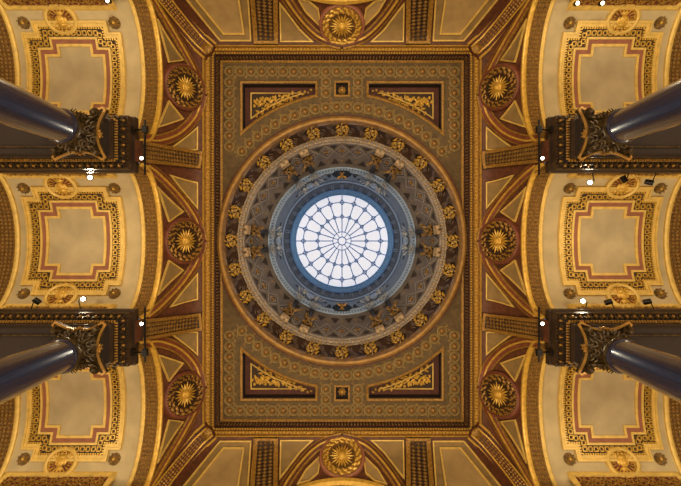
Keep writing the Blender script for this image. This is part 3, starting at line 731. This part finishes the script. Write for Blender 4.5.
# lantern
r = thing('lantern_ring', 'pale blue-grey beaded ring moulding at the foot of the lantern', 'moulding', (0,0,F*1.69))
b = MB(); ring(b, [(124.4,1.678),(123.4,1.670),(121.6,1.672),(121.2,1.684),(119.4,1.684),(119,1.70),(117.2,1.704),(117,1.72)]); part(r, 'moulding', b, LANTW)
b = MB()
for k in range(150): c, s_ = cos(2*pi*k/150), sin(2*pi*k/150); b.sphere((120.3*c, 120.3*s_, F*1.683), 1.7, a=6, b=4)
part(r, 'beads', b, LANT)
b = MB(); ring(b, [(117,1.71),(117,1.80),(117,1.93),(115.6,1.95)]); lw = struct('lantern_wall', b, LANT)
b = MB()
for k in range(12):
    P, X, Y, Z = dm(2*pi*(k+.5)/12, 117, 1.83); b.lathe([(3.6,0),(3.4,1.2),(2.2,1.2),(2,.4),(.01,.8)], 12, P, X, Y, Z)
struct('lantern_studs', b, LANTD, lw)
b = MB(); ring(b, [(117,1.93),(115.4,1.925),(114,1.935),(114,1.95)]); struct('lantern_fillet', b, LANTW, lw)
r = thing('lantern_frieze', 'dark blue-grey ring of small paired brackets round the skylight', 'frieze', (0,0,F*2.0))
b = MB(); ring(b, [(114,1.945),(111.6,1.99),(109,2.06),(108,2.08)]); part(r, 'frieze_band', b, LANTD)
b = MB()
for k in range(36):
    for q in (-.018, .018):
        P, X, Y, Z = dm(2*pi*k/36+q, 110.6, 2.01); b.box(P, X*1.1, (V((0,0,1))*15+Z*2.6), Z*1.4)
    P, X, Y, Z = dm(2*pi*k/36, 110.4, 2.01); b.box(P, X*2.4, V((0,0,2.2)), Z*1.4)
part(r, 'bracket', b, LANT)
# skylight
sky = bpy.data.objects.new('window_1', None); COL.objects.link(sky); sky.location = W((0,0,F*2.1)); sky['kind'] = 'structure'; sky['uloc'] = (0,0,F*2.1)
sky['label'] = 'round leaded skylight with blue radial bars at the top of the dome'
b = MB(); ring(b, [(108,2.085),(106,2.07),(104.6,2.075),(104,2.09),(101.6,2.092),(101,2.11),(99,2.112),(97.4,2.118),(97.4,2.13)]); part(sky, 'frame', b, BLUE)
RS = 97.4; zs = lambda q: F*2.125+9*(1-(q/RS)**2)
b = MB(); b.lathe([(RS*i/8+.01, zs(RS*i/8)+1.2) for i in range(9)], 80); part(sky, 'glass', b, GLASS)
PXR = RS/46.4
for k in range(20):
    th = 2*pi*k/20; d = V((cos(th), sin(th), 0)); b = MB()
    b.sweep([d*q+V((0,0,zs(q))) for q in (9*PXR, 18*PXR, 30*PXR, 40*PXR, RS)], [DN]*5, [(-.95,-1),(-.95,1.2),(.95,1.2),(.95,-1)]); part(sky, 'glazing_bar', b, BAR)
for q, w in ((24.5,.8),(39.2,.8),(9.3,.75),(4.1,1.0)):
    b = MB(); n = 80; b.sweep([(q*PXR*cos(2*pi*i/n), q*PXR*sin(2*pi*i/n), zs(q*PXR)) for i in range(n)], [DN]*n, [(-w,-1),(-w,1.1),(w,1.1),(w,-1)], True); part(sky, 'glazing_ring', b, BAR)
b = MB()
for k in range(20):
    th = 2*pi*k/20
    for q, rr in ((24.5,1.5),(39.2,1.8)):
        c = V((q*PXR*cos(th), q*PXR*sin(th), zs(q*PXR))); b.lathe([((rr-.35)*PXR,-.6),((rr-.35)*PXR,1.5),((rr+.3)*PXR,1.5),((rr+.3)*PXR,-.6)], 12, c, V((1,0,0)), V((0,1,0)), DN, closed=True)
    # rounded pane corners
    for q, dq in ((24.5,1),(39.2,-1),(39.2,1)):
        for s_ in (-1, 1):
            pts = [(q*PXR+dq*2.6, s_*.8), (q*PXR+dq*7., s_*.7), (q*PXR+dq*3.4, s_*2.4), (q*PXR+dq*.9, s_*6.5)]
            e, f = V((cos(th), sin(th), 0)), V((-sin(th), cos(th), 0)); vs = [e*x+f*y+V((0,0,zs(x)-.9)) for x, y in pts]; b.add(vs+[p+V((0,0,1.6)) for p in vs], [(0,1,2,3),(4,5,6,7),(1,2,6,5),(2,3,7,6)])
for k in range(10):
    th = 2*pi*(k+.5)/10; b.sweep([V((cos(th)*q*PXR, sin(th)*q*PXR, zs(q*PXR))) for q in (4.1, 6.5, 9.3)], [DN]*3, [(-.7,-1),(-.7,1.1),(.7,1.1),(.7,-1)])
part(sky, 'glazing_node', b, BAR)
# paired rib brackets of the dome
mb = MB()
for s_ in (-1, 1):
    mb.lathe([(1,-2),(4.2,-2),(4.6,0),(3.4,2.6),(2,3.2),(.01,3.2)], 14, (s_*3.6, -2, 6), V((0,1,0)), V((0,0,1)), V((s_,0,0)))
mb.box((0,4,4), (5,0,0), (0,3,0), (0,0,4)); mb.box((0,8.5,4), (6.4,0,0), (0,1.2,0), (0,0,5)); mb.sphere((0,-4,9), 3)
for k in range(5): mb.leaf((0,0,7), (k-2, -1.5, .4), (0,0,1), 8, 1.8, .4, .8)
M_SC = mb.mesh('scroll_foot', BEAD)
mb = MB(); rnd = random.Random(11)
mb.box((0,0,2), (5.5,0,0), (0,20,0), (0,0,2.6))
M_BK = mb.mesh('backing_pier', DOMED)
mb = MB()
for k in range(16):
    a = rnd.uniform(0, 6.28); x, y = rnd.uniform(-5,5), rnd.uniform(-14,14); mb.leaf((x,y,4.6), (cos(a), sin(a), .5), (0,0,1), 6.5, 1.5, .35, .9)
for s_ in (-1, 1):
    mb.tube([(s_*5.5*sin(i*.45), -14+i*3.1, 6) for i in range(10)], .9); mb.sphere((s_*4.6,-9,6.5), 2.2); mb.sphere((s_*4.6,8,6.5), 2.2)
mb.sphere((0,0,7), 2.4)
M_FB = mb.mesh('gilt_foliage', mat('bracket gilding', '#9c7c45', .42, .25, .3, 14))
mb = MB(); mb.lathe([(4.2,-15),(3.4,-12),(2.8,0),(3.4,12),(4.4,15)], 12, (0,0,3), V((1,0,0)), V((0,0,1)), V((0,1,0)))
M_SH = mb.mesh('dark_shaft', mat('slate stucco', '#44464e', .5, .1, .2, 9))
mb = MB()
mb.lathe([(2.6,-9),(3.4,-4),(3.2,0),(4.6,4),(5,6)], 12, (0,0,4), V((1,0,0)), V((0,0,1)), V((0,1,0)))
for x, y in ((-1.,.75),(-.45,1.),(.45,1.),(1.,.75),(0,-.6)): mb.leaf((x*3, 1, 6), (x, y*.8, .6), (0,0,1), 9.5, 1.7, -.1, 1.)
for s_ in (-1, 1): mb.tube([(s_*(3+3.6*sin(i*.6)), -5+i*2.2, 7+i*.3) for i in range(6)], .9)
mb.sphere((0,2,9), 2.6)
M_CC = mb.mesh('crown_capital', mat('grey stucco', '#a9b4c4', .5, .05, .2, 10))
PAIRN = {0:'right side', 1:'lower right', 2:'lower left', 3:'left side', 4:'upper left', 5:'upper right'}
def local(meshes): return meshes
for k in range(6):
    for s_ in (-1, 1):
        th = radians(60*k+s_*6.7)
        o, X, Y, Z = dm(th, 143, 1.45)
        r = bpy.data.objects.new('rib_bracket', None); COL.objects.link(r); r.location = W(o)
        tag(r, f'gilt and grey scrolled rib bracket, {"clockwise" if s_ > 0 else "anticlockwise"} one of the {PAIRN[k]} pair on the dome', 'bracket', 'paired rib brackets of the dome')
        for nm, me, R, t, tilt in (('scroll_foot', M_SC, 145, 1.447, .1), ('backing_pier', M_BK, 139.6, 1.53, .14), ('gilt_foliage', M_FB, 138.6, 1.525, .14), ('dark_shaft', M_SH, 132.5, 1.605, .32), ('crown_capital', M_CC, 123.5, 1.665, .3)):
            P, X, Y, Z = dm(th, R, t); Y = (V((0,0,1))+Z*tilt).normalized(); Zn = X.cross(Y)
            q = bpy.data.objects.new(nm, me); COL.objects.link(q); q.parent = r
            M = Matrix((X, Y, Zn)).transposed().to_4x4(); M.translation = W(P)-W(o); q.matrix_local = M @ Matrix.Scale(1.25 if nm == 'gilt_foliage' else 1, 4)
# silver crestings and navy cartouches in the lantern
mb = MB(); rnd = random.Random(3)
for s_ in (-1, 1):
    for i in range(4): mb.leaf((s_*(2+i*4), rnd.uniform(-6,4), 1), (s_, rnd.uniform(-.6,1), .4), (0,0,1), 7, 1.9, .4, 1)
    mb.tube([(s_*(4+6*sin(i*.5)), -10+i*4, 3) for i in range(7)], 1.1); mb.sphere((s_*10, 8, 3), 2.6); mb.sphere((s_*9,-10,3), 2.4)
M_CR = mb.mesh('scrolls', SILV)
mb = MB(); mb.lathe([(6,0),(6,2),(4.4,3.4),(.01,4)], 20, ey=2.2); M_CP = mb.mesh('plaque', LANTW)
for k in range(6):
    P, X, Y, Z = [q*(1.35 if i else 1) for i, q in enumerate(dm(radians(60*k), 116, 1.79))]
    inst('scroll_cresting', f'silvery scrolled cresting on the {PAIRN[k]} of the lantern wall', 'cresting', 'scroll crestings of the lantern', P, X, Y, Z, [('plaque', M_CP), ('scrolls', M_CR)])
mb = MB(); mb.lathe([(17,-2),(17,4),(14,6.4),(12,5.4),(.01,7.4)], 32, ey=.62); M_NV = mb.mesh('shield', NAVY)
mb = MB()
for s_ in (-1, 1):
    for i in range(5): mb.leaf((s_*(15+i*2.4), -3+i*1.5, 2), (s_, .5-i*.3, .2), (0,0,1), 13, 2.8, .2, 1.4)
    mb.sphere((s_*27,0,2), 4); mb.sphere((s_*22,6,2), 3.4)
M_NW = mb.mesh('wreath', NAVY)
mb = MB(); mb.sphere((0,3.5,9), 2.4); mb.sphere((0,-1.5,8), (2.6,4,2.2))
for s_ in (-1, 1): mb.leaf((s_*1.5,1,8), (s_,.7,.2), (0,0,1), 9, 2.2, .2, 1); mb.leaf((s_*1,-3,8), (s_*.5,-1,.1), (0,0,1), 6, 1.5, .1, 1)
M_NF = mb.mesh('winged_figure', MATS['dull gold'])
for sy in (-1, 1):
    P, X, Y, Z = dm(sy*pi/2, 118, 1.72); Y = (V((0,0,1))*.75+Z*.66).normalized(); Zn = X.cross(Y)
    inst('cartouche', f'dark blue oval cartouche with small winged figure {"above" if sy < 0 else "below"} the skylight', 'cartouche', 'cartouches of the lantern', P, X, Y, Zn, [('shield', M_NV), ('wreath', M_NW), ('winged_figure', M_NF)])

# ------------------------------------------------------------------ columns and entablatures
CXC, CYC = 240., 98.
mb = MB()
def acanthus(mb, th, r, z, h, w, mi=0):
    d = V((cos(th), sin(th), 0)); q = V((-sin(th), cos(th), 0)); rows = []
    for i in range(7):
        t = i/6; out = r+1.4*t*t+2.6*max(0, t-.62)/.38; zz = z+h*(t if t < .8 else .8+.2*sin((t-.8)/.2*pi)*.8)
        k = (.75+.5*sin(t*pi))*(1-.45*t*t); rows.append([d*(out-.8)+q*(-w*k)+V((0,0,zz)), d*(out+.8)+V((0,0,zz)), d*(out-.8)+q*(w*k)+V((0,0,zz)), d*(out-2.2)+V((0,0,zz-.4))])
    vs = [p for r_ in rows for p in r_]
    mb.add(vs, [(i*4+j, i*4+(j+1) % 4, i*4+4+(j+1) % 4, i*4+4+j) for i in range(6) for j in range(4)]+[(24,25,26,27)], mi)
    for i in (2, 4):
        for s_ in (-1, 1): mb.leaf(rows[i][1], q*s_+d*.4+V((0,0,.6)), d, w*1.2, 1.1, .5, .6, mi)
ZN, ZA = F*.855, F*.925
CAPZ = ('capital',)
bell = MB(); bell.lathe([(14.2,0),(15.4,.6),(15.4,2),(13.6,2.8),(13.4,8),(14.4,14),(17.5,17.4)], 32); M_BELL = bell.mesh('bell', BRONZE)
al = [];
for k in range(8): b = MB(); acanthus(b, k*pi/4, 13.6, 2.4, 8.6, 4.2); al.append(b.mesh('acanthus_leaf', BRONZE))
for k in range(8): b = MB(); acanthus(b, k*pi/4+pi/8, 13.8, 5, 10.6, 4.0); al.append(b.mesh('acanthus_leaf', BRONZE))
vo = []
for k in range(4):
    b = MB(); th = pi/4+k*pi/2; d = V((cos(th), sin(th), 0)); P = []
    for i in range(22):
        q = i*.42; rr = 4.3*(1-i/26); P.append(d*(25.4+rr*cos(q+1.9))+V((0,0,14.2+rr*sin(q+1.9))))
    P = [d*14.5+V((0,0,9)), d*17.5+V((0,0,13.5))]+P
    b.sweep(P, [V((-sin(th), cos(th), 0))]*len(P), [(-.9,-1.9),(-.9,1.9),(.9,1.9),(.9,-1.9)]); b.sphere(d*25.4+V((0,0,14.2)), 1.6); b.leaf(d*18+V((0,0,12)), d+V((0,0,.5)), V((0,0,1)), 8, 2.2, -.2, 1)
    vo.append(b.mesh('volute', BRONZE))
def abacus_pts(s_, z):
    out = []
    for k in range(4):
        a0, a1 = pi/4+k*pi/2, pi/4+(k+1)*pi/2; d0, d1 = V((cos(a0), sin(a0), 0)), V((cos(a1), sin(a1), 0)); c0, c1 = d0*34.5*s_, d1*34.5*s_
        e = (c1-c0).normalized(); c0 = c0+e*2.2; c1 = c1-e*2.2; m = (c0+c1)/2; inw = -m.normalized()
        for i in range(11): t = i/10; out.append(c0.lerp(c1, t)+inw*(7.4*s_*4*t*(1-t))+V((0,0,z)))
    return out
b = MB(); Ls = [abacus_pts(.93,17.2), abacus_pts(.97,17.6), abacus_pts(.99,18.6), abacus_pts(1.0,20.9)]; n = len(Ls[0])
b.add([p for l in Ls for p in l], [(i*n+j, i*n+(j+1) % n, (i+1)*n+(j+1) % n, (i+1)*n+j) for i in range(3) for j in range(n)]+[tuple(range(n)), tuple(range(3*n, 4*n))]); M_AB = b.mesh('abacus', BRONZE)
b = MB(); P = abacus_pts(.975, 17.5); b.sweep(P, [DN]*n, [(-.8,-.3),(-.8,1.0),(.8,1.0),(.8,-.3)], True); M_AE = b.mesh('gilt_edge', mat('edge gilding', '#b58a45', .35, .35, .15, 10))
af = []
for k in range(4):
    b = MB(); d = V((cos(k*pi/2), sin(k*pi/2), 0)); q = V((-d.y, d.x, 0)); c = d*17.6+V((0,0,18))
    for i in range(6): a = i*pi/3; b.leaf(c, q*cos(a)+V((0,0,1))*sin(a), d, 4, 1.3, .2, .8)
    b.sphere(c+d, 1.4); af.append(b.mesh('flower', OGOLD))
b = MB(); H = F*(.855-.40)
b.lathe([(16.6,-H),(16.6,-H+3),(15.9,-H+5),(15.6,-H*.6),(15.2,-H*.3),(13.6,-5),(13.5,-2.4),(14.6,-2),(14.6,-.6),(14,0)], 48); M_SHAFT = b.mesh('shaft', GRAN)
b = MB(); b.lathe([(13.6,-.8),(15.4,-.8),(15.8,.4),(15.4,1.6),(13.6,1.6)], 40); M_NECK = b.mesh('necking', BRONZE)
b = MB(); b.lathe([(21,-H-9),(22.5,-H-7),(21,-H-4.6),(18.4,-H-4),(18.2,-H-2.6),(19.4,-H-1.2),(18.4,-H),(16,-H+.4)], 40); b.abox((-23,-23,-H-16),(23,23,-H-8.6)); M_BASE = b.mesh('base', mat('pale marble', '#b8ab98', .4, 0, .2, 4))
for sx in (-1, 1):
    for sy in (-1, 1):
        hv = HV(sx, sy); c = V((sx*CXC, sy*CYC, ZN))
        r = bpy.data.objects.new('column', None); COL.objects.link(r); r.location = W(c-V((0,0,H+16))); tag(r, f'polished purple-grey granite column with bronze leafy capital under the {hv} entablature', 'column', 'granite columns')
        off = W(c)-r.location
        def put(nm, me, par=None):
            o = bpy.data.objects.new(nm, me); COL.objects.link(o); o.parent = par or r
            if par is None: o.location = off
            if nm in CAPZ: o.scale = (1, 1, 1.27)
            return o
        put('base', M_BASE); put('shaft', M_SHAFT); put('necking', M_NECK); cap = put('capital', M_BELL)
        for m_ in al: put('acanthus_leaf', m_, cap)
        for m_ in vo: put('volute', m_, cap)
        for m_ in af: put('flower', m_, cap)
        put('abacus', M_AB, cap); put('abacus_edge', M_AE, cap)
        # entablature
        xf = mir(sx, sy); XO = 404.
        r = thing('entablature', f'dark beaded entablature block carried by the {hv} column', 'entablature', xf(V((300, CYC, F*.925))), 'entablatures of the side bays')
        def stage(nm, t0, t1, w, m_):
            b = MB(xf); b.abox((CXC-18.5-(w-17), CYC-w, F*t0), (XO, CYC+w, F*t1)); return part(r, nm, b, m_)
        stage('architrave', .925, .957, 17, DARK); stage('architrave_fillet', .950, .962, 18.6, ENT); stage('frieze', .958, .975, 17.6, DARK)
        stage('bed_moulding', .968, .988, 21, DARK); stage('egg_course', .98, .998, 23.6, ENT); stage('corona', .993, 1.02, 26.6, mat('corona brown', '#3e2c1b', .5, 0, .15, 8)); stage('crown_moulding', 1.015, 1.034, 28.2, ENT)
        def U_(w, x0=None): x = CXC-18.5-(w-17); return [V((XO, CYC-w, 0)), V((x, CYC-w, 0)), V((x, CYC+w, 0)), V((XO, CYC+w, 0))]
        def course(nm, w, t, st, sz, m_, hz=2.2):
            b = MB(xf); P = U_(w)
            for i in range(3):
                for p, d in resample([P[i], P[i+1]], st): b.stud(p+V((0,0,F*t)), d*sz, V((d.y,-d.x,0))*1.5, (0,0,-hz), .5)
            part(r, nm, b, m_)
        course('bead_row', 19.8, .9685, 2.6, .9, OGOLD, 1.6); course('egg_row', 22.6, .9805, 5., 1.7, BRONZE, 2.6); course('dentil_row', 24.9, .9935, 3.4, 1.05, SOOT, 1.8)
        course('leaf_row', 24.0, .980, 7.5, 1.1, OGOLD, 1.6)
        b = MB(xf); P = [p+V((0,0,F*.993)) for p in U_(26.0)]; b.sweep(P, [DN]*4, [(-.5,-.4),(-.5,.8),(.5,.8),(.5,-.4)]); part(r, 'corona_fillet', b, BRONZE)
        b = MB(xf); P = [p+V((0,0,F*.925)) for p in U_(11)]; b.sweep(P, [DN]*4, [(-.7,-.4),(-.7,1.2),(.7,1.2),(.7,-.4)]); part(r, 'soffit_moulding', b, BRONZE)

# ------------------------------------------------------------------ lamps
mb = MB(); mb.lathe([(.01,7),(2.4,7),(2.8,6),(2.8,0),(2.4,0),(2.2,1)], 16); M_CAN = mb.mesh('can', BLACK)
mb = MB(); mb.lathe([(2.1,.7),(.01,.7)], 16); M_LENS = mb.mesh('lens', LENS)
mb = MB(); mb.lathe([(2.1,.7),(.01,.7)], 16); M_LOFF = mb.mesh('lens', mat('unlit lens', '#3a342c', .3))
def lamp(a, b_, t, lit, label, anchor, aim=(0,0,-1), sc=1.):
    """spotlight can at tangents (a, b_) and depth t on an arm from the ledge"""
    c = V((a*t, b_*t, F*t)); z = -V(aim).normalized()
    r = thing('spotlight', label, 'spotlight', c, 'small spotlights on the ledges')
    X, Y, Z = frame(z, (0.3,1,.2)); M = Matrix((X*sc, Y*sc, Z*sc)).transposed().to_4x4()
    for nm, me in (('can', M_CAN), ('lens', M_LENS if lit else M_LOFF)):
        o = bpy.data.objects.new(nm, me); COL.objects.link(o); o.parent = r; o.matrix_local = M
    e = V(anchor); b = MB(); q = c+z*4*sc; b.tube([q, V((q.x, q.y, e.z)) if abs(q.z-e.z) > .5 else q.lerp(e, .5), e], .55); part(r, 'arm', b, BLACK)
    return c
lit_spots = []
def edge_y(sy_, yc, s_): return sy_
for a, b_, lit, lab, ey, aim in (
    (-252, -63.5, 1, 'lit white spotlight on the lower edge of the upper left entablature', -69, (.55,.1,-1)),
    (-259, 58, 1, 'lit white spotlight on the upper edge of the lower left entablature', 69, (.55,-.1,-1)),
    (248, -58.5, 1, 'lit white spotlight on the lower edge of the upper right entablature', -69, (-.55,.1,-1)),
    (241, 60, 1, 'lit white spotlight on the upper edge of the lower right entablature', 69, (-.55,-.1,-1)),
    (-308, 58, 0, 'unlit black spotlight near the left end of the lower left entablature', 69, (-.7,-.7,-.3)),
    (284, -59, 0, 'unlit black spotlight by the head relief under the upper right entablature', -69, (.4,.9,-.3)),
    (311, -58, 0, 'unlit black spotlight toward the outer end of the upper right entablature', -69, (.9,.3,-.4)),
    (270, 60, 0, 'unlit black spotlight by the head relief over the lower right entablature', 69, (.9,-.4,-.4)),
    (309, 60, 0, 'unlit black spotlight toward the outer end of the lower right entablature', 69, (.9,-.3,-.4))):
    t = 1.04; sgn = 1 if ey > 0 else -1
    c = lamp(a, b_, t, lit, lab, (a*t, sgn*70, F*1.03), aim)
    if lit: lit_spots.append((c, aim))
for a, b_, lab in ((236, -238, 'lit small spotlight above the upper right bay, inner one of the pair'), (261, -238, 'lit small spotlight above the upper right bay, outer one of the pair'), (-235, -240.5, 'lit small spotlight above the upper left bay')):
    t = 1.0; c = lamp(a, b_, t, 1, lab, (a*t, -258, F*.985), (0, .4, -1), .8)
    lit_spots.append((c, (0,.4,-1)))
for sy in (-1, 1):                                  # ledge under the vaults at the ends
    for sx in (-1, 1):
        b = MB(mir(sx, sy)); b.abox((AX+.2, AY-22, F*.97), (404, AY+2, F*1.0)); b.abox((AX-1, AY-26, F*1.0), (404, AY+2, F*1.028)); struct('trim_4', b, ENT)
for sx in (-1, 1):
    for sy in (-1, 1):
        hv = HV(sx, sy); xf = mir(sx, sy); x = 197.
        r = thing('lighting_bar', f'black lighting bar with one lit lamp before the {hv} entablature end', 'light fitting', xf(V((x, 94, F*1.0))), 'lighting bars')
        b = MB(xf); b.tube([(x, 66, F*1.0), (x, 121, F*1.0)], 1.1, up=(0,.01,1)); part(r, 'bar', b, BLACK)
        b = MB(xf); b.tube([(x, 112, F*1.0), (x+3, 112, F*1.004), (211, 112, F*1.01)], .8); b.abox((x-2.4, 108, F*.995), (x+2.4, 115, F*1.006)); b.abox((208.6,109,F*1.0),(211,115,F*1.016)); part(r, 'arm', b, BLACK)
        b = MB(xf); b.lathe([(.01,5),(1.8,5),(2.2,4),(2.2,0)], 14, (x+1.5, 82, F*.99)); b.tube([(x, 82, F*1.0), (x+1, 82, F*.998), (x+1.5, 82, F*.996)], .7); lh = part(r, 'lamp_head', b, BLACK)
        b = MB(xf); b.sphere((x+1.5, 82, F*.99), (1.7,1.7,1.2), a=10, b=6); part(r, 'lamp_lens', b, LENS, lh)
        lit_spots.append((xf(V((x+1.5, 82, F*.985))), (0,0,-1)))

# ------------------------------------------------------------------ lower hall, out of the picture
z0 = -EYE/U
b = MB(); b.abox((-404, -AY-2, z0-6), (404, AY+2, z0)); struct('floor', b, FLOOR)
for sx in (-1, 1):
    b = MB(mir(sx, 1)); b.abox((404, -AY-2, z0), (410, AY+2, F*1.16)); struct('wall_side', b, WALL)
    b = MB(mir(sx, 1)); b.abox((212, -AY-1, F*.24), (404, AY+1, F*.40-25)); b.abox((212, -AY-1, z0), (222, AY+1, F*.40-25)); struct('wall_gallery', b, WALL)

# ------------------------------------------------------------------ light
def L(kind, loc, e, col, size=.3, rot=None, **k):
    d = bpy.data.lights.new(kind.lower(), kind); d.energy = e; d.color = col
    o = bpy.data.objects.new('lamp_or_fill_light', d); COL.objects.link(o); o.location = loc
    if kind in ('POINT', 'SPOT'): d.shadow_soft_size = size
    if rot is not None: o.rotation_euler = V(rot).to_track_quat('-Z', 'Y').to_euler()
    for q, v in k.items(): setattr(d, q, v)
    return o
WARM = (1., .84, .59)
for c, aim in lit_spots:
    L('SPOT', W(c+V(aim).normalized()*1.0), 28, (1, .85, .6), .04, aim, spot_size=radians(80), spot_blend=.6)
# unseen fill lights added at gallery level and in the hall, no fixtures
for sx in (-1, 1):
    for y in (-186, 0, 186):
        L('POINT', W((sx*340, y*1.0, F*.62)), 175, WARM, .35)
for x in (-90, 90):
    for y in (-200, 200):
        L('POINT', W((x, y, F*.30)), 500, WARM, .5)
L('POINT', W((0, 0, 0))+V((0,0,-1.0)), 100, WARM, .6)  # added fill light low under the eye
w = bpy.data.worlds.new('sky'); S.world = w; w.use_nodes = True
w.node_tree.nodes['Background'].inputs['Color'].default_value = (.55, .7, 1, 1); w.node_tree.nodes['Background'].inputs['Strength'].default_value = .3

# ------------------------------------------------------------------ camera: on the floor of the hall, looking straight up
cd = bpy.data.cameras.new('camera'); cam = bpy.data.objects.new('camera', cd); COL.objects.link(cam)
cam.location = (0, 0, EYE); cam.rotation_euler = (pi, 0, 0); cd.sensor_width = 36; cd.lens = F/681*36
cd.shift_x = -1.5/681; cd.shift_y = -2/681; cd.clip_start = .05; cd.clip_end = 100
S.camera = cam
S.view_settings.view_transform = 'Standard'; S.view_settings.look = 'None'; S.view_settings.gamma = 1; S.view_settings.exposure = 0
S.view_settings.use_curve_mapping = False
S.cycles.use_denoising = True; S.cycles.max_bounces = 6; S.cycles.diffuse_bounces = 4
for o in S.objects:
    if 'uloc' in o: del o['uloc']
